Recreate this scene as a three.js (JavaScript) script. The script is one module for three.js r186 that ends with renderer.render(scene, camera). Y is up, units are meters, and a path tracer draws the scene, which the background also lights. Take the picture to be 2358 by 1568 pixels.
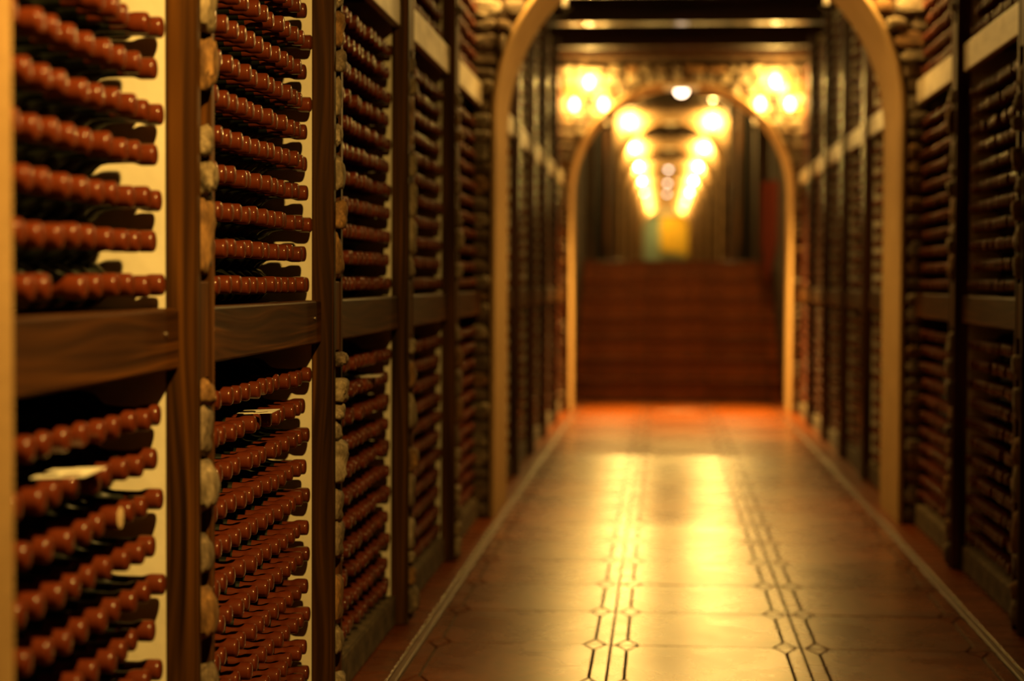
import * as THREE from 'three';
import { RoundedBoxGeometry } from 'three/addons/geometries/RoundedBoxGeometry.js';
import { mergeGeometries } from 'three/addons/utils/BufferGeometryUtils.js';

// ---------------------------------------------------------------- camera, exposure
const scene = new THREE.Scene();
scene.background = new THREE.Color(0x000000);
const FPX = 4350, R = Math.PI / 180;
const camera = new THREE.PerspectiveCamera(2 * Math.atan(784 / FPX) / R, 2358 / 1568, 0.05, 200);
camera.position.set(0, 0.988, 0);
camera.rotation.order = 'YXZ';
camera.rotation.set(-Math.atan(138 / FPX), Math.atan(344 / FPX), 0.004);
camera.focus = 3.75;
camera.userData.fStop = 2.3;
const renderer = new THREE.WebGLRenderer({ antialias: true });
renderer.toneMapping = THREE.LinearToneMapping;
renderer.toneMappingExposure = 0.45;
renderer.shadowMap.enabled = true;
const WARM = new THREE.Color().setRGB(1, 0.58, 0.125);       // lamp light
const POWER = { first: 64, crown: 18, crown2: 340, sconce: 1.6, stair: 6.5, landing: 5, back: 2.4, upper: 46, hall: 14, picture: 40 };

// ---------------------------------------------------------------- helpers
let seed = 7;
const rnd = () => { seed = (seed * 1664525 + 1013904223) % 4294967296; return seed / 4294967296; };
const rr = (a, b) => a + (b - a) * rnd();
const used = new Map();
const numbered = (n) => { const k = used.get(n) ?? 0; used.set(n, k + 1); return k ? n + '_' + String(k).padStart(3, '0') : n; };
const ORD = ['first', 'second', 'third', 'fourth', 'fifth', 'sixth', 'seventh', 'eighth', 'ninth', 'tenth', 'eleventh', 'twelfth', 'thirteenth', 'fourteenth', 'fifteenth', 'sixteenth', 'seventeenth', 'eighteenth', 'nineteenth', 'twentieth'];
function thing(name, label, category, pos, group) {
  const o = new THREE.Group(); o.name = numbered(name); o.position.set(...pos);
  o.userData = { label, category }; if (group) o.userData.group = group;
  scene.add(o); return o;
}
function struct(name, geo, mat, pos = [0, 0, 0]) {
  const m = new THREE.Mesh(geo, mat); m.name = numbered(name); m.position.set(...pos);
  m.userData = { kind: 'structure' }; scene.add(m); return m;
}
const v0 = new THREE.Vector3();
// a part placed by its world position
function part(name, geo, mat, parent, wpos = [0, 0, 0]) {
  const m = new THREE.Mesh(geo, mat); m.name = name;
  v0.set(0, 0, 0); for (let p = parent; p && p !== scene; p = p.parent) v0.add(p.position);
  m.position.set(wpos[0] - v0.x, wpos[1] - v0.y, wpos[2] - v0.z);
  parent.add(m); return m;
}
const boxes = new Map();
// box with small round edges; uv in metres with v along the grain axis
function box(w, h, d, r = 0.003, grain = 'y', off = 0) {
  const key = [w, h, d].map((x) => x.toFixed(4)).join() + r + grain + off;
  if (!boxes.has(key)) {
    const rad = Math.min(r, w * 0.45, h * 0.45, d * 0.45);
    const g = rad > 0 ? new RoundedBoxGeometry(w, h, d, 1, rad) : new THREE.BoxGeometry(w, h, d);
    metreUV(g, grain, off); boxes.set(key, g);
  }
  return boxes.get(key);
}
function metreUV(g, grain = 'y', off = 0) {
  const p = g.attributes.position, n = g.attributes.normal, uv = new Float32Array(p.count * 2);
  const ax = { x: 0, y: 1, z: 2 }[grain];
  for (let i = 0; i < p.count; i++) {
    const c = [p.getX(i), p.getY(i), p.getZ(i)], a = [Math.abs(n.getX(i)), Math.abs(n.getY(i)), Math.abs(n.getZ(i))];
    const dom = a[0] >= a[1] && a[0] >= a[2] ? 0 : a[1] >= a[2] ? 1 : 2;
    const t = [0, 1, 2].filter((k) => k !== dom);
    let vi = t.includes(ax) ? ax : t[1], ui = t.find((k) => k !== vi);
    uv[i * 2] = c[ui] + off * 0.37 + dom * 0.21; uv[i * 2 + 1] = c[vi] + off * 0.73;
  }
  g.setAttribute('uv', new THREE.BufferAttribute(uv, 2));
  return g;
}
// tileable fractal noise
function lattice(n, s) { const a = new Float32Array(n * n); let q = s >>> 0; for (let i = 0; i < n * n; i++) { q = (q * 1664525 + 1013904223) >>> 0; a[i] = q / 4294967296; } return a; }
const lat = lattice(64, 99);
function vn(x, y, px, py) { // value noise with period px, py
  const xi = Math.floor(x), yi = Math.floor(y), fx = x - xi, fy = y - yi, m = (a, p) => ((a % p) + p) % p;
  const at = (i, j) => lat[(m(i, px) % 64) + 64 * (m(j, py) % 64)];
  const sx = fx * fx * (3 - 2 * fx), sy = fy * fy * (3 - 2 * fy);
  return (at(xi, yi) * (1 - sx) + at(xi + 1, yi) * sx) * (1 - sy) + (at(xi, yi + 1) * (1 - sx) + at(xi + 1, yi + 1) * sx) * sy;
}
function fbm(u, v, fx, fy, oct = 4) { let s = 0, a = 0.5, t = 0; for (let o = 0; o < oct; o++) { s += a * vn(u * fx, v * fy, fx, fy); t += a; a *= 0.5; fx *= 2; fy *= 2; } return s / t; }
function tex(size, fn, srgb, rep) {
  const d = new Uint8Array(size * size * 4);
  for (let j = 0; j < size; j++) for (let i = 0; i < size; i++) {
    const c = fn(i / size, j / size), k = (j * size + i) * 4;
    const q = Array.isArray(c) ? c : [c, c, c];
    for (let b = 0; b < 3; b++) d[k + b] = Math.max(0, Math.min(255, q[b] * 255));
    d[k + 3] = 255;
  }
  const t = new THREE.DataTexture(d, size, size); t.wrapS = t.wrapT = THREE.RepeatWrapping;
  t.magFilter = THREE.LinearFilter; t.minFilter = THREE.LinearMipmapLinearFilter; t.generateMipmaps = true;
  if (srgb) t.colorSpace = THREE.SRGBColorSpace;
  if (rep) t.repeat.set(rep[0], rep[1]);
  t.needsUpdate = true; return t;
}
const mixc = (a, b, t) => a.map((x, i) => x + (b[i] - x) * t);
const sat = (x) => Math.max(0, Math.min(1, x));

// ---------------------------------------------------------------- materials
const grainF = (u, v) => { const w = fbm(u, v, 4, 2, 2) * 0.25; return sat(0.55 * fbm(u + w, v, 24, 2, 3) + 0.45 * fbm(u + w * 0.5, v, 64, 4, 2)); };
const woodMap = tex(512, (u, v) => { const g = grainF(u, v), k = fbm(u, v, 3, 3, 3); return mixc(mixc([0.13, 0.08, 0.03], [0.55, 0.39, 0.19], sat(g * 2.2 - 0.6)), [0.28, 0.18, 0.07], sat(k * 2 - 0.7)); }, true, [2.2, 0.8]);
const woodBump = tex(512, (u, v) => grainF(u, v), false, [2.2, 0.8]);
const paleMap = tex(256, (u, v) => { const g = fbm(u, v, 16, 3, 3), k = fbm(u, v, 5, 5, 4); return mixc(mixc([0.68, 0.61, 0.50], [0.88, 0.82, 0.70], g), [0.50, 0.41, 0.30], sat(k * 2.2 - 1.15)); }, true, [2, 2]);
const plasterMap = tex(256, (u, v) => { const g = fbm(u, v, 6, 6, 5); return mixc([0.80, 0.76, 0.66], [0.90, 0.87, 0.78], g); }, true, [1.5, 1.5]);
const roughBump = tex(256, (u, v) => fbm(u, v, 12, 12, 5), false, [3, 3]);
const stoneMap = tex(256, (u, v) => { const g = fbm(u, v, 8, 8, 5), s = fbm(u, v, 30, 30, 2); return mixc([0.50, 0.45, 0.38], [1, 0.97, 0.92], sat(g * 1.5 - 0.3)).map((c) => c * (0.8 + 0.2 * s)); }, true, [3, 3]);
const tileMap = tex(512, (u, v) => { const g = fbm(u, v, 5, 5, 5), s = fbm(u, v, 40, 40, 2); return mixc([0.48, 0.28, 0.13], [0.70, 0.44, 0.23], sat(g * 1.6 - 0.3)).map((c) => c * (0.85 + 0.2 * s)); }, true, [1.1, 1.1]);
const tileBump = tex(512, (u, v) => 0.7 * fbm(u, v, 7, 7, 3) + 0.3 * fbm(u, v, 40, 40, 2), false, [1.1, 1.1]);
const tileRough = tex(256, (u, v) => 0.75 + 0.25 * fbm(u, v, 9, 9, 4), false, [1.1, 1.1]);

const std = (o) => new THREE.MeshStandardMaterial(o);
const phy = (o) => new THREE.MeshPhysicalMaterial(o);
const lin = (r, g, b) => new THREE.Color().setRGB(r, g, b);
const M = {
  wood: phy({ map: woodMap, color: lin(0.5, 0.39, 0.2), roughness: 0.6, specularIntensity: 0.18, bumpMap: woodBump, bumpScale: 0.0008 }),
  woodB: phy({ map: woodMap, color: lin(0.64, 0.48, 0.26), roughness: 0.55, specularIntensity: 0.2, bumpMap: woodBump, bumpScale: 0.0008 }),
  woodGloss: phy({ map: woodMap, color: lin(0.5, 0.32, 0.2), roughness: 0.45, specularIntensity: 0.3, clearcoat: 0.35, clearcoatRoughness: 0.22 }),
  rail: phy({ map: woodMap, color: lin(0.66, 0.48, 0.28), roughness: 0.55, specularIntensity: 0.25, bumpMap: woodBump, bumpScale: 0.0006 }),
  beam: phy({ map: woodMap, color: lin(0.3, 0.2, 0.15), roughness: 0.6, specularIntensity: 0.3, clearcoat: 0.6, clearcoatRoughness: 0.13 }),
  board: std({ map: paleMap, roughness: 0.5, bumpMap: roughBump, bumpScale: 0.001 }),
  plaster: phy({ map: plasterMap, roughness: 0.9, specularIntensity: 0.2, bumpMap: roughBump, bumpScale: 0.0012 }),
  trim: phy({ map: plasterMap, color: lin(0.6, 0.42, 0.25), roughness: 0.9, specularIntensity: 0.1, bumpMap: roughBump, bumpScale: 0.0015 }),
  mortar: std({ map: stoneMap, color: lin(0.15, 0.095, 0.05), roughness: 0.95, bumpMap: roughBump, bumpScale: 0.004 }),
  stones: [[0.55, 0.46, 0.32], [0.50, 0.28, 0.10], [0.38, 0.30, 0.22], [0.62, 0.54, 0.42], [0.34, 0.24, 0.14]].map((c) => std({ map: stoneMap, color: lin(...c), roughness: 0.85, bumpMap: roughBump, bumpScale: 0.003 })),
  glass: phy({ color: lin(0.008, 0.009, 0.005), roughness: 0.42, specularIntensity: 0.5 }),
  wax: phy({ color: lin(0.115, 0.020, 0.004), roughness: 0.5, specularIntensity: 0.3, clearcoat: 0.65, clearcoatRoughness: 0.1 }),
  bottle: phy({ vertexColors: true, roughness: 0.5, specularIntensity: 0.3, clearcoat: 0.65, clearcoatRoughness: 0.1 }),
  cork: std({ color: lin(0.62, 0.45, 0.26), roughness: 0.9 }),
  card: std({ color: lin(0.78, 0.74, 0.62), roughness: 0.8 }),
  tiles: [1, 0.82, 1.12, 0.92].map((k) => phy({ map: tileMap, color: lin(0.62 * k, 0.42 * k, 0.22 * k), roughness: 0.315, specularIntensity: 0.5, roughnessMap: tileRough, bumpMap: tileBump, bumpScale: 0.0003, clearcoat: 0.0 })),
  grout: std({ color: lin(0.05, 0.03, 0.016), roughness: 0.9 }),
  listel: phy({ map: tileMap, color: lin(0.34, 0.26, 0.17), roughness: 0.4 }),
  concrete: std({ map: stoneMap, color: lin(0.26, 0.19, 0.11), roughness: 0.9, bumpMap: roughBump, bumpScale: 0.003 }),
  ceiling: std({ map: woodMap, color: lin(0.3, 0.2, 0.14), roughness: 0.6 }),
  iron: std({ color: lin(0.02, 0.017, 0.014), roughness: 0.5, metalness: 0.6 }),
  housing: std({ color: lin(0.7, 0.64, 0.52), roughness: 0.5 }),
  screw: std({ color: lin(0.5, 0.42, 0.35), roughness: 0.35, metalness: 0.9 }),
  bulb: std({ color: lin(1, 0.9, 0.7), emissive: lin(1, 0.64, 0.25), emissiveIntensity: 32, roughness: 0.3 }),
  bulbUpper: std({ color: lin(1, 0.9, 0.7), emissive: lin(1, 0.64, 0.25), emissiveIntensity: 240, roughness: 0.3 }),
  lens: std({ color: lin(1, 0.95, 0.9), emissive: lin(1, 0.72, 0.5), emissiveIntensity: 22, roughness: 0.3 }),
  lensOff: std({ color: lin(0.75, 0.68, 0.62), roughness: 0.25 }),
  panel: std({ map: woodMap, color: lin(1.0, 0.8, 0.6), roughness: 0.6 }),
  black: std({ color: lin(0.008, 0.006, 0.004), roughness: 0.8 }),
  red: std({ color: lin(0.14, 0.018, 0.006), roughness: 0.8, side: THREE.DoubleSide }),
  frame: std({ map: woodMap, color: lin(0.6, 0.5, 0.4), roughness: 0.5 }),
};

// ---------------------------------------------------------------- plan of the cellar (metres; Z is the depth into the picture)
const CX = 0.14;                                  // aisle centre
const TIP = 0.905, POST = 0.859, RAIL = 0.886, BACK = 1.235, INNER = 0.8275, LINING = 0.02, SPRING = 1.65;
const BAY = 1.229, PART = 0.116, Z1 = 2.889;      // rack pitch, partition thickness, first partition
const A = [1.332, 7.805, 14.25], THICK = 0.62;    // the three lower arches
const STAIR = 15.7, RISER = 0.168, TREAD = 0.3, STEPS = 7, UP = RISER * STEPS, TOP = STAIR + TREAD * (STEPS - 1);
const A_UP = [31.8, 38, 44.2, 50.4, 56.6, 62.8, 69], END = 73;
const BEAMY = 2.67, CEIL = 2.85;

// ---------------------------------------------------------------- setting: floor, walls, ceilings
const slab = (x0, x1, y0, y1, za, zb, grain = 'z') => { const g = new THREE.BoxGeometry(x1 - x0, y1 - y0, zb - za); metreUV(g, grain); g.translate((x0 + x1) / 2, (y0 + y1) / 2, -(za + zb) / 2); return g; };
const xl = CX - BACK, xr = CX + BACK;
const floor = struct('floor', slab(xl - 0.2, xr + 0.2, -0.3, -0.006, -4, STAIR + 2.6), M.grout);
struct('floor', slab(xl - 0.2, xr + 0.2, -0.3, UP, STAIR + TREAD * (STEPS - 1) + 0.02, END + 0.2), M.tiles[1]);
const ceiling = struct('ceiling', slab(xl - 0.2, xr + 0.2, CEIL, CEIL + 0.2, -4, 17.0), M.ceiling);
const ceilingUp = struct('ceiling', slab(xl - 0.2, xr + 0.2, CEIL + UP, CEIL + UP + 0.2, 17.0, END + 0.2), M.ceiling);
struct('trim_1', slab(xl - 0.2, xr + 0.2, CEIL + 0.2, CEIL + UP + 0.2, 16.8, 17.0), M.mortar);
struct('wall_left', slab(xl - 0.2, xl, -0.3, CEIL + UP + 0.2, -4, END), M.plaster);
struct('wall_right', slab(xr, xr + 0.2, -0.3, CEIL + UP + 0.2, -4, END), M.plaster);
struct('wall_near', slab(xl - 0.2, xr + 0.2, -0.3, CEIL, -4.2, -4), M.plaster);
const wallFar = struct('wall_far', slab(xl - 0.2, xr + 0.2, 0, CEIL + UP, END, END + 0.2), M.plaster);
for (const s of [-1, 1]) {
  const a = CX + s * 0.865, b = CX + s * BACK;
  struct(s < 0 ? 'wall_left' : 'wall_right', slab(Math.min(a, b), Math.max(a, b), 0, CEIL + UP, A[2] + THICK + 0.02, TOP + 0.1), M.mortar);
}
// beams across the ceiling
const beamGeo = box(2 * BACK, CEIL - BEAMY, 0.13, 0.006, 'x');
for (const z of [-3, -1.75, -0.5, 0.55, 2.6, 3.85, 5.1, 6.35, 8.8, 9.95, 11.2, 12.45, 13.72, 15.4, 16.4]) part('beam', beamGeo, M.beam, ceiling, [CX, (CEIL + BEAMY) / 2, -z]);
for (const z of A) part('beam', box(2 * BACK, CEIL - BEAMY, THICK + 0.1, 0.006, 'x'), M.beam, ceiling, [CX, (CEIL + BEAMY) / 2, -(z + THICK / 2)]);
for (let z = 18; z < 72; z += 1.5) part('beam', beamGeo, M.beam, ceilingUp, [CX, UP + (CEIL + BEAMY) / 2, -z]);

// floor tiles: three columns of relief tiles, each one piece with its lines and corner diamonds cut in
const TW = 0.512, TL = 0.516, TX = -0.643, G = 0.0055;
function tileGeometry() {
  const w = TW - G, l = TL - G, e = 0.041, dx = 0.03, dy = 0.07, gap = 0.0034, bev = 0.0012, shapes = [];
  const poly = (pts) => { const s = new THREE.Shape(); pts.forEach((p, i) => (i ? s.lineTo(...p) : s.moveTo(...p))); s.closePath(); shapes.push(s); };
  const n = (y) => (y < l / 2 ? 1 : -1);
  // centre panel with notched corners
  const a = e + gap, b = w - e - gap;
  const nx = a + dx, ny = dy + gap;
  poly([[nx, 0], [w - nx, 0], [b, ny], [b, l - ny], [w - nx, l], [nx, l], [a, l - ny], [a, ny]]);
  for (const m of [0, 1]) {
    const X = (x) => (m ? w - x : x), rev = (pts) => (m ? pts.reverse() : pts);
    const sx = e - gap;
    poly(rev([[X(0), 0], [X(sx - dx), 0], [X(sx), ny], [X(sx), l - ny], [X(sx - dx), l], [X(0), l]]));
    for (const q of [0, 1]) { // half diamonds on the row joints
      const Y = (y) => (q ? l - y : y), pts = [[X(e - dx + gap), Y(0)], [X(e + dx - gap), Y(0)], [X(e), Y(dy - gap)]];
      poly((m + q) % 2 ? pts.reverse() : pts);
      void n;
    }
  }
  const g = new THREE.ExtrudeGeometry(shapes, { depth: 0.012, bevelEnabled: true, bevelThickness: bev, bevelSize: bev, bevelOffset: -bev, bevelSegments: 1 });
  g.rotateX(-Math.PI / 2); g.translate(-w / 2, -0.012 - bev, l / 2);
  metreUV(g, 'z'); return g;
}
const tileGeos = [tileGeometry(), tileGeometry()];
{ const u = tileGeos[1].attributes.uv; for (let i = 0; i < u.count; i++) u.setXY(i, u.getX(i) + 0.43, u.getY(i) + 0.31); }
const ROW0 = 5.11;
for (let i = -7; i < 21; i++) for (let c = 0; c < 3; c++) {
  const z = ROW0 + (i + 0.5) * TL; if (z > STAIR - 0.1) continue;
  const t = part('tile', tileGeos[(i + c + 8) % 2], M.tiles[Math.floor(rnd() * 4)], floor, [TX + (c + 0.5) * TW, rr(-0.0006, 0.0006), -z]);
  t.rotation.set(rr(-0.0018, 0.0018), 0, rr(-0.0018, 0.0018));
}
const LIST = 0.02, BT = 0.103;
const listGeo = box(LIST, 0.012, TL - 0.004, 0.002, 'z');
for (const s of [-1, 1]) {
  const inner = s < 0 ? TX : TX + 3 * TW, outer = CX + s * (RAIL + 0.02), x = inner + s * (0.004 + LIST / 2);
  const bi = inner + s * (0.008 + LIST), bw = Math.abs(outer - bi), bGeo = box(bw, 0.012, BT - 0.004, 0.002, 'x');
  for (let i = -4; i < 21; i++) { const z = ROW0 + (i + 0.5) * TL; if (z < STAIR) part('listel', listGeo, M.listel, floor, [x, -0.0055, -z]); }
  for (let z = 3.4; z < STAIR; z += BT) part('border_tile', bGeo, M.tiles[Math.floor(rnd() * 4)], floor, [bi + s * bw / 2, -0.006 + rr(-0.0006, 0.0006), -z]);
}
part('tile_field', slab(TX, TX + 3 * TW, -0.02, -0.002, -3.9, ROW0 - 7 * TL), M.tiles[0], floor, [0, 0, 0]);

// ---------------------------------------------------------------- stairs
const stairs = thing('staircase', 'terracotta tiled flight of seven steps rising beyond the second arch', 'stairs', [CX, 0, -STAIR]);
for (let k = 0; k < STEPS; k++) {
  const z = STAIR + k * TREAD, y = k * RISER, wd = 2 * 0.86;
  const core = part('step', box(wd, RISER - 0.012, TREAD + 0.02, 0.002, 'x'), M.grout, stairs, [CX, y + (RISER - 0.012) / 2, -(z + TREAD / 2 + 0.012)]);
  const cols = [[CX - 0.86, TX], [TX, TX + TW], [TX + TW, TX + 2 * TW], [TX + 2 * TW, TX + 3 * TW], [TX + 3 * TW, CX + 0.86]];
  for (const [a, b] of cols) {
    const w = b - a - 0.006; if (w < 0.03) continue;
    part('riser_tile', box(w, RISER - 0.034, 0.014, 0.002, 'x', 1), M.tiles[Math.floor(rnd() * 4)], core, [(a + b) / 2, y + (RISER - 0.034) / 2 + 0.002, -(z + 0.006)]);
    part('tread_tile', box(w, 0.026, TREAD + 0.02, 0.008, 'x', 2), M.tiles[Math.floor(rnd() * 4)], core, [(a + b) / 2, y + RISER - 0.013, -(z + TREAD / 2 - 0.012)]);
  }
}

// ---------------------------------------------------------------- stones
function stoneGeometry(k, boxy) {
  const g = new THREE.IcosahedronGeometry(1, 3), p = g.attributes.position, w = [rr(1.4, 2.6), rr(1.4, 2.6), rr(1.4, 2.6)], ph = [rr(0, 6), rr(0, 6), rr(0, 6)];
  for (let i = 0; i < p.count; i++) {
    let x = p.getX(i), y = p.getY(i), z = p.getZ(i);
    const q = (t) => Math.sign(t) * Math.pow(Math.abs(t), boxy);
    const f = 1 + 0.10 * Math.sin(w[0] * x * 1.7 + ph[0]) + 0.10 * Math.sin(w[1] * y * 1.9 + ph[1] + x) + 0.08 * Math.sin(w[2] * z * 2.3 + ph[2] + y * 2) + 0.09 * Math.sin(7 * x + 5 * y + ph[1]) * Math.sin(6 * z + ph[0]) + 0.07 * Math.sin(11 * y + ph[2]) * Math.sin(9 * x + 8 * z) + 0.05 * Math.sin(17 * x + ph[0]) * Math.sin(15 * y + 13 * z);
    const s = 0.86;
    p.setXYZ(i, q(x) * f * s, q(y) * f * s, q(z) * f * s);
  }
  g.computeVertexNormals(); metreUV(g, 'y', k);
  const u = g.attributes.uv; for (let i = 0; i < u.count; i++) u.setXY(i, u.getX(i) * 0.08, u.getY(i) * 0.08);
  // smooth normals over the split vertices
  const map = new Map(), n = g.attributes.normal, key = (i) => [p.getX(i), p.getY(i), p.getZ(i)].map((t) => t.toFixed(4)).join();
  for (let i = 0; i < p.count; i++) { const a = map.get(key(i)) ?? [0, 0, 0]; a[0] += n.getX(i); a[1] += n.getY(i); a[2] += n.getZ(i); map.set(key(i), a); }
  for (let i = 0; i < p.count; i++) { const a = map.get(key(i)), l = Math.hypot(...a) || 1; n.setXYZ(i, a[0] / l, a[1] / l, a[2] / l); }
  return g;
}
const pebbles = [0, 1, 2, 3, 4, 5].map((k) => stoneGeometry(k, 0.7)), rubble = [0, 1, 2, 3, 4, 5].map((k) => stoneGeometry(k, 0.6));

// ---------------------------------------------------------------- wine racks
const screwGeo = new THREE.CylinderGeometry(0.0035, 0.0035, 0.004, 10).rotateZ(Math.PI / 2);
function rack(s, zn, zb, y0, detail, hasPartition, label, group) {
  const X = (d) => CX + s * d, za = zn + 0.006, mid = (za + zb) / 2;
  const t = thing('wine_rack', label, 'rack', [X(RAIL), y0, -mid], group);
  const span = (name, d0, d1, ya, yb, zA, zB, mat, r = 0.003, grain = 'y', off = 0, parent = t) =>
    part(name, box(d1 - d0, yb - ya, zB - zA, r, grain, off), mat, parent, [X((d0 + d1) / 2), y0 + (ya + yb) / 2, -(zA + zB) / 2]);
  const zr = hasPartition ? zb - 0.005 : zb - 0.042;
  const rail = span('middle_rail', RAIL, RAIL + 0.04, 0.848, 0.943, za, zr, M.rail, 0.006, 'z', 1);
  if (detail > 1) for (const z of [za + 0.09, zb - 0.09]) part('screw', screwGeo, M.screw, rail, [X(RAIL - 0.001), y0 + 0.905, -z]);
  span('middle_shelf', RAIL + 0.04, BACK - 0.005, 0.914, 0.936, za, zr, M.wood, 0.002, 'z');
  span('name_board', RAIL - 0.004, RAIL + 0.02, 1.705, 1.8, za, zr, M.board, 0.004, 'z', s + Math.round(mid));
  span('upper_shelf', RAIL + 0.02, BACK - 0.005, 1.776, 1.798, za, zr, M.wood, 0.002, 'z');
  span('plinth', RAIL + 0.008, BACK - 0.005, 0, 0.085, za, zr, M.concrete, 0.006, 'z');
  if (!hasPartition) return t;
  const wall = span('partition', POST + 0.046, BACK - 0.004, 0, BEAMY - 0.001, zb, zb + PART, M.plaster, 0.001);
  const sub = (name, d0, d1, ya, yb, zA, zB, mat, r, grain, off) => span(name, d0, d1, ya, yb, zA, zB, mat, r, grain, off, wall);
  sub('post', POST, POST + 0.05, 0, BEAMY - 0.002, zb - 0.004, zb + 0.024, detail ? M.wood : M.woodGloss, 0.004, 'y', Math.round(mid * 3));
  sub('post', POST + 0.001, POST + 0.05, 0, BEAMY - 0.002, zb + PART - 0.024, zb + PART + 0.004, detail ? M.woodB : M.woodGloss, 0.004, 'y', Math.round(mid * 3) + 1);
  const gaps = [[0.0, 0.83], [0.985, 1.65], [1.885, BEAMY - 0.01]];
  for (const [a, b] of [[0.83, 0.985], [1.65, 1.885]]) sub('block', POST + 0.003, POST + 0.05, a, b, zb + 0.0245, zb + PART - 0.0245, M.woodB, 0.003, 'y', 2);
  for (const [a, b] of gaps) sub('mortar', POST + 0.018, POST + 0.05, a, b, zb + 0.0245, zb + PART - 0.0245, M.mortar, 0.002);
  if (!detail) return t;
  for (const [a, b] of gaps) for (let y = a + rr(0.005, 0.03); y < b - 0.03;) {
    const h = Math.min(rr(0.04, 0.11), b - y), r = part('stone', pebbles[Math.floor(rnd() * 6)], M.stones[Math.floor(rnd() * 4)], wall, [X(POST + rr(0.004, 0.016)), y0 + y + h / 2, -(zb + PART / 2 + rr(-0.006, 0.006))]);
    r.scale.set(rr(0.022, 0.032), h * 0.56, rr(0.031, 0.034)); r.rotation.set(rr(-0.12, 0.12), 0, 0);
    y += h + (rnd() < 0.25 ? rr(0.01, 0.05) : rr(0.0, 0.008));
  }
  return t;
}
const racks = []; // for filling with bottles: [side, z of the far end, z of the near end, y0]
for (const s of [-1, 1]) {
  const side = s < 0 ? 'left' : 'right';
  for (let k = 0; k < 5; k++) {
    const far = Z1 + k * BAY, near = k ? far - BAY + PART : A[0] + THICK;
    rack(s, near, far, 0, k < 2 ? 2 : 1, k < 4, `dark wooden wine rack bay, ${ORD[k]} on the ${side} before the first stone arch`, 'rack bays before the first arch');
    racks.push([s, far, near, 0]);
  }
  for (let k = 0; k < 5; k++) {
    const n0 = A[1] + THICK, pitch = (A[2] - n0) / 5, far = k < 4 ? n0 + (k + 1) * pitch - PART / 2 : A[2], near = k ? n0 + k * pitch + PART / 2 : n0;
    rack(s, near, far, 0, 0, k < 4, `wine rack bay with pale name board, ${ORD[k]} on the ${side} between first and second arches`, 'rack bays between the two arches');
    racks.push([s, far, near, 0]);
  }
  for (let k = 0; k < 3; k++) {
    const far = A[0] - (2 - k) * BAY, near = far - BAY + PART;
    rack(s, near, far, 0, 0, k < 2, `wine rack bay on the ${side}, ${ORD[k]} bay alongside and behind the camera`, 'rack bays behind the camera');
    racks.push([s, far, near, 0]);
  }
  // upper level: tall post-and-panel cabinets along both sides
  const runs = [[TOP + 0.12, 20.4, 0.2], [20.4, 25.8, 0.2], [25.8, 28.9, 0.07], [28.9, A_UP[0] - 0.04, 0.12]];
  A_UP.forEach((z, i) => { const a = z + THICK + 0.02, b = i + 1 < A_UP.length ? A_UP[i + 1] - 0.04 : END - 0.01; for (const f of [0, 0.5]) runs.push([a + f * (b - a), a + (f + 0.5) * (b - a), 0.12]); });
  runs.forEach(([a, b, pr], q) => cabinet(s, a, b - 0.004, pr, `tall dark panelled cabinet above the stairs, ${ORD[q]} along the upper ${side} wall`));
}
function cabinet(s, za, zb, pr, label) {
  const X = (d) => CX + s * d, t = thing('panelled_cabinet', label, 'cabinet', [X(POST), UP, -(za + zb) / 2], 'panelled cabinets on the upper level');
  const b = (name, d0, d1, ya, yb, zA, zB, mat, off) => part(name, box(d1 - d0, yb - ya, zB - zA, 0.004, 'y', off), mat, t, [X((d0 + d1) / 2), UP + (ya + yb) / 2, -(zA + zB) / 2]);
  b('carcass', POST + 0.24, BACK - 0.004, 0, BEAMY - 0.002, za, zb, M.black, 0);
  b('plinth', POST + pr, POST + 0.24, 0, 0.1, za + 0.17, zb, M.wood, 0);
  b('cornice', POST + 0.02, POST + 0.24, 2.52, BEAMY - 0.002, za + 0.17, zb, M.wood, 1);
  b('post', POST, POST + pr, 0, BEAMY - 0.002, za, za + 0.16, M.panel, Math.round(za * 7));
  if (pr < 0.15) b('side_panel', POST + pr, POST + 0.24, 0, BEAMY - 0.002, za + 0.05, za + 0.16, M.black, 2);
  b('door_panel', POST + 0.2, POST + 0.24, 0.104, 2.516, za + 0.18, (za + zb) / 2 + 0.06, M.wood, Math.round(za * 5));
  b('door_panel', POST + 0.2, POST + 0.24, 0.104, 2.516, (za + zb) / 2 + 0.07, zb - 0.02, M.wood, Math.round(za * 5) + 1);
}

// ---------------------------------------------------------------- arches
function archShape(r, legs = 0, halfW, top) {
  const s = new THREE.Shape();
  s.moveTo(-halfW, legs); s.lineTo(-r, legs); s.lineTo(-r, SPRING); s.absarc(0, SPRING, r, Math.PI, 0, true); s.lineTo(r, legs); s.lineTo(halfW, legs); s.lineTo(halfW, top); s.lineTo(-halfW, top); s.closePath();
  return s;
}
function ring(r0, r1) {
  const s = new THREE.Shape();
  s.moveTo(-r1, 0); s.lineTo(-r0, 0); s.lineTo(-r0, SPRING); s.absarc(0, SPRING, r0, Math.PI, 0, true); s.lineTo(r0, 0); s.lineTo(r1, 0); s.lineTo(r1, SPRING); s.absarc(0, SPRING, r1, 0, Math.PI, false); s.closePath();
  return s;
}
const archWall = new THREE.ExtrudeGeometry(archShape(INNER + 0.012, 0, BACK - 0.004, BEAMY - 0.001), { depth: THICK, bevelEnabled: false, curveSegments: 40 });
const archTrim = new THREE.ExtrudeGeometry(ring(INNER, INNER + LINING), { depth: THICK + 0.016, bevelEnabled: true, bevelThickness: 0.006, bevelSize: 0.006, bevelOffset: -0.006, bevelSegments: 2, curveSegments: 48 });
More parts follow.
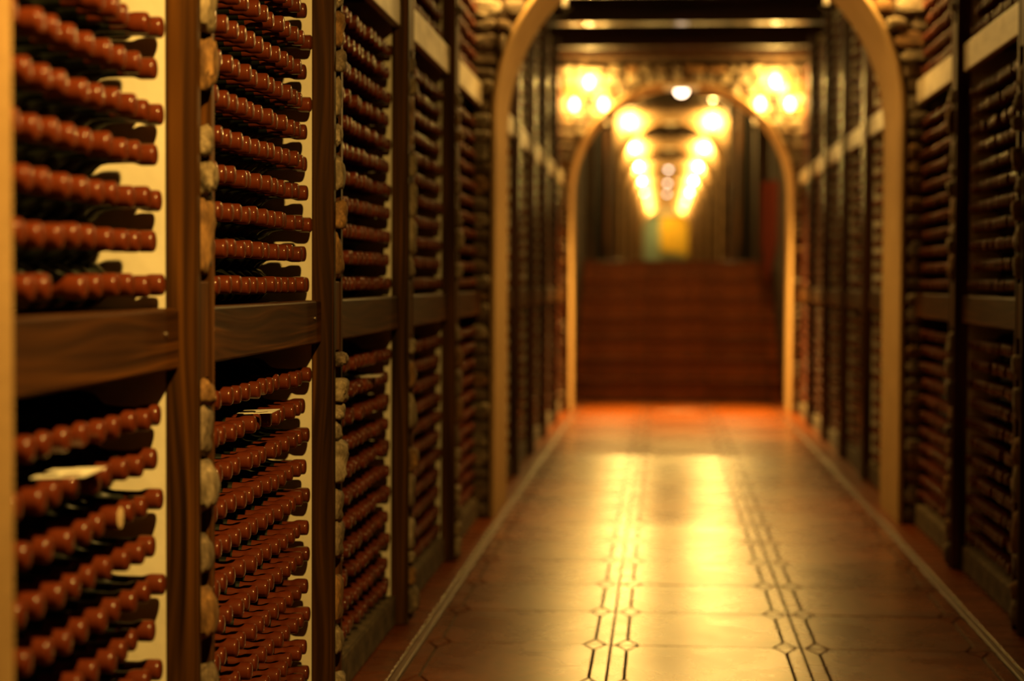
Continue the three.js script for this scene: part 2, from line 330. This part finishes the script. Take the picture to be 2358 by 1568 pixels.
function arch(z, y0, label, stony) {
  const t = thing('stone_arch', label, 'arch', [CX, y0, -z]);
  part('masonry', archWall, stony ? M.mortar : M.stones[4], t, [CX, y0, -(z + THICK)]);
  part('arch_band', archTrim, M.trim, t, [CX, y0, -(z + THICK + 0.008)]);
  if (!stony) return t;
  const face = z - 0.004, r1 = INNER + LINING + 0.002;
  for (let y = 0; y < BEAMY - 0.09;) {
    const h = rr(0.045, 0.085);
    for (const s of [-1, 1]) {
      // from the rack front towards the opening
      const ym = y + h / 2, inn = ym < SPRING ? r1 : ym < SPRING + r1 ? Math.sqrt(r1 * r1 - (ym - SPRING) ** 2) : 0;
      let d = BACK - 0.3;
      while (d > inn + 0.02) {
        let w = rr(0.07, 0.17); if (d - w < inn + 0.03) w = d - inn;
        if (w < 0.03) break;
        const st = part('stone', rubble[Math.floor(rnd() * 6)], M.stones[Math.floor(rnd() * 5)], t, [CX + s * (d - w / 2), y0 + ym, -(face + rr(-0.004, 0.006))]);
        st.scale.set(w * 0.5, h * 0.5, rr(0.016, 0.032)); st.rotation.set(0, 0, rr(-0.09, 0.09));
        d -= w;
      }
    }
    y += h;
  }
  return t;
}
arch(A[0], 0, 'pale arch band closest to the camera at the left picture edge', false);
arch(A[1], 0, 'nearer complete stone arch with pale band, framing the aisle', true);
arch(A[2], 0, 'second stone arch with pale band at the foot of the stairs', true);
A_UP.forEach((z, i) => arch(z, UP, `distant pale banded arch on the upper level, ${ORD[i]} beyond the stairs`, false));

// ---------------------------------------------------------------- lamps
const lathe = (pts, n = 20) => new THREE.LatheGeometry(pts.map((p) => new THREE.Vector2(...p)), n);
const plateGeo = lathe([[0, 0], [0.035, 0], [0.04, 0.004], [0.034, 0.01], [0.012, 0.014], [0, 0.016]]).rotateX(Math.PI / 2);
const armGeo = new THREE.TubeGeometry(new THREE.CatmullRomCurve3([[0, -0.13, 0], [0, -0.16, 0.02], [0, -0.165, 0.05], [0, -0.135, 0.064], [0, -0.1, 0.065]].map((p) => new THREE.Vector3(...p))), 20, 0.006, 8);
const cupGeo = lathe([[0, -0.1], [0.012, -0.1], [0.03, -0.088], [0.033, -0.083], [0.03, -0.083], [0.011, -0.09], [0, -0.09]]);
const sleeveGeo = lathe([[0, -0.09], [0.012, -0.09], [0.012, -0.035], [0, -0.035]]);
const sideArmX = new THREE.TubeGeometry(new THREE.CatmullRomCurve3([[0, -0.12, 0], [0.02, -0.25, 0], [0.07, -0.3, 0], [0.105, -0.29, 0], [0.11, -0.27, 0]].map((p) => new THREE.Vector3(...p))), 18, 0.005, 8), sideArmZ = sideArmX.clone().rotateY(-Math.PI / 2);
const bulbGeo = lathe([[0, -0.034], [0.014, -0.034], [0.024, -0.018], [0.032, 0], [0.03, 0.016], [0.02, 0.036], [0.008, 0.052], [0, 0.056]]);
function lightIn(o, power, radius = 1.5, at = [0, 0, 0]) {
  const l = new THREE.PointLight(WARM, power, 0, 2); l.name = 'bulb_light'; l.position.set(...at); l.shadow.radius = radius; l.castShadow = true; o.add(l); return l;
}
function sconce(s, z, y0, power, label, side, back) {
  const p = [CX + s * (side ? 0.78 : 0.69), y0 + 2.466, -(z + (back ? 0.075 : -0.075))], t = thing('wall_sconce', label, 'lamp', p, 'iron candle sconces on the arches');
  if (side) { // turned to stand off a side wall
    const pl = part('back_plate', plateGeo, M.iron, t, [p[0] + s * 0.072, p[1] - 0.13, p[2]]); pl.rotation.y = -s * Math.PI / 2;
    const ar = part('arm', armGeo, M.iron, t, [p[0] + s * 0.065, p[1], p[2]]); ar.rotation.y = -s * Math.PI / 2;
  } else {
    const b = back ? -1 : 1, pl = part('back_plate', plateGeo, M.iron, t, [p[0], p[1] - 0.13, p[2] - b * 0.072]), ar = part('arm', armGeo, M.iron, t, [p[0], p[1], p[2] - b * 0.065]);
    if (back) pl.rotation.y = ar.rotation.y = Math.PI;
  }
  part('cup', cupGeo, M.iron, t, p); part('candle_sleeve', sleeveGeo, M.housing, t, p); part('bulb', bulbGeo, y0 ? M.bulbUpper : M.bulb, t, p);
  lightIn(t, power);
  if (!y0) for (const q of [-1, 1]) { // two lower candles on side arms
    const o = side ? [0, -0.17, q * 0.11] : [q * 0.11, -0.17, 0], w = [p[0] + o[0], p[1] + o[1], p[2] + o[2]];
    part('side_arm', side ? sideArmZ : sideArmX, M.iron, t, [p[0], p[1], p[2]]).scale[side ? 'z' : 'x'] = q;
    part('cup', cupGeo, M.iron, t, w); part('candle_sleeve', sleeveGeo, M.housing, t, w); part('bulb', bulbGeo, y0 ? M.bulbUpper : M.bulb, t, w);
    lightIn(t, power * (power < 2 ? 1.7 : 0.35), 1.5, o);
  }
}
for (const s of [-1, 1]) {
  const side = s < 0 ? 'left' : 'right';
  sconce(s, A[1] - 0.02, 0, POWER.sconce, `candle sconce on the ${side} shoulder of the nearer stone arch`);
  sconce(s, A[1] + THICK + 0.02, 0, POWER.back, `candle sconce on the ${side} of the far face of the nearer stone arch`, false, true);
  sconce(s, A[2] + THICK + 0.02, 0, POWER.landing, `candle sconce on the ${side} of the stair side of the second arch`, false, true);
  sconce(s, A[2] - 0.02, 0, POWER.stair, `glaring candle sconce on the ${side} shoulder of the arch before the stairs`);
  sconce(s, 24.9, UP, POWER.hall, `candle sconce on the upper ${side} cabinets halfway between stairs and first upper arch`, true);
  A_UP.forEach((z, i) => sconce(s, z, UP, POWER.upper, `far glowing sconce on the ${side} of the ${ORD[i]} upper arch beyond the stairs`));
}
const caseGeo = new RoundedBoxGeometry(0.26, 0.03, 0.2, 2, 0.01), domeGeo = lathe([[0, -0.052], [0.02, -0.049], [0.037, -0.037], [0.048, -0.018], [0.05, 0]], 28), rimGeo = new THREE.TorusGeometry(0.052, 0.006, 8, 28).rotateX(Math.PI / 2);
function crownLamp(z, y0, label, lit, power, cone, aim) {
  const p = [CX, y0 + SPRING + INNER - 0.026, -z], t = thing('crown_lamp', label, 'lamp', p, 'round lamps under the crowns of the arches');
  part('base', caseGeo, M.housing, t, p);
  part('rim', rimGeo, M.housing, t, [p[0], p[1] - 0.016, p[2]]);
  part('dome', domeGeo, lit ? M.lens : M.lensOff, t, [p[0], p[1] - 0.016, p[2]]);
  if (!power) return;
  const l = new THREE.SpotLight(WARM, power, 0, cone * R, 1, 2); l.name = 'lamp_beam'; l.position.set(0, -0.085, 0); l.target.position.set(...aim); l.shadow.radius = 1.4; l.castShadow = true;
  t.add(l); t.add(l.target);
}
crownLamp(A[0] + 0.2, 0, 'round lamp under the crown of the arch closest to the camera', true, POWER.first, 56, [-1.5, -1.2, -1.4]);
crownLamp(A[1] + 0.31, 0, 'round lamp under the crown of the nearer complete arch', true, POWER.crown, 44, [0, -3, 0]);
crownLamp(A[2] + 0.15, 0, 'white round lamp under the crown of the arch before the stairs', true, POWER.crown2, 48, [0, -3, 1.0]);
A_UP.forEach((z, i) => crownLamp(z + 0.1, UP, `tiny round lamp under the crown of the ${ORD[i]} upper arch beyond the stairs`, i > 1 && i < 5));
// ---------------------------------------------------------------- bottles
const GLASS = [[0, 0.012], [0.022, 0.004], [0.0335, 0], [0.036, 0.004], [0.0366, 0.012], [0.0366, 0.172], [0.0357, 0.184], [0.031, 0.197], [0.022, 0.206], [0.0162, 0.214], [0.0136, 0.226], [0.0124, 0.262]];
const SEAL = [[0.0126, 0.243], [0.0131, 0.2445], [0.0129, 0.262], [0.0133, 0.2665], [0.0145, 0.2705], [0.0160, 0.2745], [0.0168, 0.280], [0.0168, 0.2945], [0.0160, 0.2978], [0.0142, 0.2995], [0.0110, 0.3004], [0.0060, 0.3010], [0, 0.3013]];
const glassGeo = lathe(GLASS, 20), sealGeo = lathe(SEAL, 20);
const corkSeal = lathe(SEAL.slice(0, 9).concat([[0.0155, 0.298]]), 20), corkGeo = lathe([[0.0156, 0.297], [0.0154, 0.299], [0.0, 0.2994]], 20);
const lowGlass = lathe(GLASS, 12), lowSeal = lathe(SEAL, 12);
const paint = (g, c) => { const n = g.attributes.position.count, a = new Float32Array(n * 3); for (let i = 0; i < n; i++) a.set(c, i * 3); g.setAttribute('color', new THREE.BufferAttribute(a, 3)); return g; };
const lowBottle = mergeGeometries([paint(lowGlass, [0.006, 0.008, 0.005]), paint(lowSeal, [0.115, 0.020, 0.004])]);
const DP = 0.0756, RP = 0.0655, TIERS = [[0.124, 11, 'below'], [0.978, 11, 'above'], [1.838, 12, 'top']];
const list = [];
racks.forEach(([s, far, near, y0], ri) => {
  for (const [yb, rows, tier] of TIERS) for (let r = 0; r < rows; r++) {
    const cols = Math.floor((far - near - (r % 2) * DP / 2 - 0.012) / DP);
    for (let c = 0; c < cols; c++) {
      if (tier === 'top' && y0 + yb + r * RP > y0 + BEAMY - 0.08) continue;
      list.push({ s, ri, tier, r, c, x: CX + s * (TIP + 0.3 + rr(-0.004, 0.004) + (rnd() < 0.06 ? rr(0.003, 0.008) : 0)), y: y0 + yb + r * RP + rr(-0.0007, 0.0007), z: -(far - 0.0425 - c * DP - (r % 2) * DP / 2 + rr(-0.0006, 0.0006)), ty: rr(-0.005, 0.005), tz: rr(-0.006, 0.006) });
    }
  }
});
// the 300 that show largest: bottles of the two nearest left bays that the picture shows, by distance
camera.updateMatrixWorld(true); camera.updateProjectionMatrix();
const pv = new THREE.Vector3();
const seen = list.filter((b) => {
  if (b.s > 0 || b.ri > 1) return false;
  const tip = b.x + 0.3; pv.set(tip, b.y, b.z);
  b.dist = pv.distanceTo(camera.position);
  const back = [A[0] + THICK, Z1 + PART][b.ri], lim = b.ri ? CX - POST : CX - INNER;
  const at = tip * (back / -b.z); // where the sight line crosses the nearer edge
  if (at < lim - 0.012) return false;
  pv.project(camera); return Math.abs(pv.x) < 1.01 && Math.abs(pv.y) < 1.02;
}).sort((a, b) => a.dist - b.dist).slice(0, 300);
const single = new Set(seen);
for (const b of seen) {
  const bay = b.ri ? 'second left bay' : 'nearest left bay', row = b.tier === 'below' ? `${ORD[10 - b.r]} row below` : `${ORD[b.r]} row above`;
  const recessed = b.ri === 0 && b.tier === 'above' && b.r === 0 && b.c === 6, cork = b.ri === 0 && b.tier === 'below' && b.r === 8 && b.c === 3;
  if (recessed) b.x -= 0.035;
  const label = (cork ? 'bare cork bottle' : recessed ? 'pushed-back sealed bottle' : 'red-sealed bottle') + `, ${bay}, ${row} middle rail, ${ORD[b.c]} from far post`;
  const t = thing('wine_bottle', label, 'bottle', [b.x, b.y, b.z], 'red-sealed wine bottles in the two nearest left bays');
  t.rotation.set(0, b.ty, -Math.PI / 2 + b.tz);
  const g = new THREE.Mesh(glassGeo, M.glass); g.name = 'glass_body'; t.add(g);
  const q = new THREE.Mesh(cork ? corkSeal : sealGeo, M.wax); q.name = 'wax_seal'; q.rotation.y = rr(0, 6); t.add(q);
  if (cork) { const k = new THREE.Mesh(corkGeo, M.cork); k.name = 'cork'; k.userData.label = 'bare pale cork end'; t.add(k); }
}
const rest = list.filter((b) => !single.has(b));
const crowd = new THREE.InstancedMesh(lowBottle, M.bottle, rest.length);
crowd.name = 'wine_bottle_stock'; crowd.userData = { kind: 'stuff', label: 'red-sealed wine bottles filling all the other rack bays', category: 'bottles' };
const dm = new THREE.Object3D(), tint = new THREE.Color();
rest.forEach((b, i) => {
  dm.position.set(b.x, b.y, b.z); dm.rotation.set(0, b.ty, (b.s < 0 ? -1 : 1) * Math.PI / 2 + b.tz); dm.updateMatrix();
  crowd.setMatrixAt(i, dm.matrix); const k = rr(0.75, 1.2); crowd.setColorAt(i, tint.setRGB(k, k, k));
});
scene.add(crowd);

// ---------------------------------------------------------------- small cards lying on the bottles
function card(label, z, y, w, l, turn) {
  const s = new THREE.Shape(); s.moveTo(-w / 2, -l / 2); s.lineTo(w / 2, -l / 2); s.lineTo(w / 2, l / 2); s.lineTo(-w / 2, l / 2); s.closePath();
  const h = new THREE.Path(); h.absellipse(w * 0.12, -l * 0.2, w * 0.2, l * 0.17, 0, Math.PI * 2, true); s.holes.push(h);
  const g = new THREE.ExtrudeGeometry(s, { depth: 0.0012, bevelEnabled: false, curveSegments: 16 }); g.rotateX(-Math.PI / 2);
  const m = new THREE.Mesh(g, M.card); m.name = numbered('bin_card'); m.position.set(CX - TIP - 0.012, y, -z); m.rotation.set(turn, 0.06, 0.04);
  m.userData = { label, category: 'card', group: 'pale cards lying on the bottles' }; scene.add(m);
}
card('pale card with a hole lying on bottles in the nearest left bay', 2.43, 0.124 + 9 * RP + 0.0185, 0.07, 0.118, 0.0);
card('pale card with a hole lying on bottles in the second left bay', 3.6, 0.124 + 9 * RP + 0.0185, 0.07, 0.11, 0.0);
card('small pale card lying on bottles in the third left bay', 4.98, 0.124 + 9 * RP + 0.0185, 0.07, 0.12, 0.0);

// ---------------------------------------------------------------- beyond the stairs
{
  const s = new THREE.Shape(); s.moveTo(-0.16, 0); s.lineTo(0.16, 0); s.lineTo(0.15, -0.55); s.lineTo(0.0, -0.86); s.lineTo(-0.15, -0.55); s.closePath();
  const g = new THREE.ExtrudeGeometry(s, { depth: 0.02, bevelEnabled: true, bevelSize: 0.002, bevelThickness: 0.002, bevelSegments: 1 }); g.rotateY(-Math.PI / 2 + 0.35);
  const m = new THREE.Mesh(g, M.red); m.name = 'wall_banner'; m.position.set(CX + 0.80, 1.86, -16.6); m.userData = { label: 'dark red tapering hanging on the right wall beside the stairs', category: 'banner' }; scene.add(m);
  const p = [CX, UP + 1.35, -(END - 0.04)], t = thing('wall_painting', 'blurred blue and yellow painting on the far end wall', 'painting', p);
  const cv = tex(256, (u, v) => {
    const st = fbm(u, v, 16, 2, 3), k = fbm(u, v, 4, 5, 3);
    const y = mixc([0.86, 0.68, 0.16], [0.95, 0.80, 0.30], st), b = mixc([0.42, 0.52, 0.50], [0.62, 0.70, 0.66], k), d = [0.35, 0.38, 0.33];
    const e = sat((u + 0.14 * k - 0.02 - 0.38) * 12), low = sat((0.30 + 0.25 * (0.8 - u) + 0.2 * (k - 0.5) - v) * 8);
    return mixc(mixc(b, y, e), d, e * low);
  }, true);
  const g2 = new THREE.BoxGeometry(1.7, 1.9, 0.02);
  part('canvas', g2, std({ map: cv, roughness: 0.8 }), t, p);
  for (const [w, h, dx, dy] of [[1.82, 0.06, 0, 0.98], [1.82, 0.06, 0, -0.98], [0.06, 1.9, 0.88, 0], [0.06, 1.9, -0.88, 0]]) part('frame_bar', box(w, h, 0.05, 0.006, w > h ? 'x' : 'y'), M.frame, t, [p[0] + dx, p[1] + dy, p[2] + 0.01]);
  const c = [CX, UP + CEIL - 0.061, -(END - 1.6)], k = thing('picture_lamp', 'small ceiling lamp in front of the far painting', 'lamp', c);
  part('canister', lathe([[0, 0.06], [0.05, 0.06], [0.05, -0.03], [0.042, -0.03], [0.042, 0.04], [0, 0.05]]), M.iron, k, c);
  part('bulb', lathe([[0, -0.012], [0.03, -0.008], [0.036, 0.006], [0, 0.03]]), M.lens, k, c);
  const sp = new THREE.SpotLight(WARM, POWER.picture, 0, 50 * R, 1, 2); sp.name = 'picture_beam'; sp.position.set(0, -0.04, 0); sp.target.position.set(0, -1.3, -1.5); sp.castShadow = true; k.add(sp); k.add(sp.target);
}

// ---------------------------------------------------------------- shadows and hand-over
scene.traverse((o) => { if (o.isMesh) { o.castShadow = true; o.receiveShadow = true; } });
renderer.render(scene, camera);
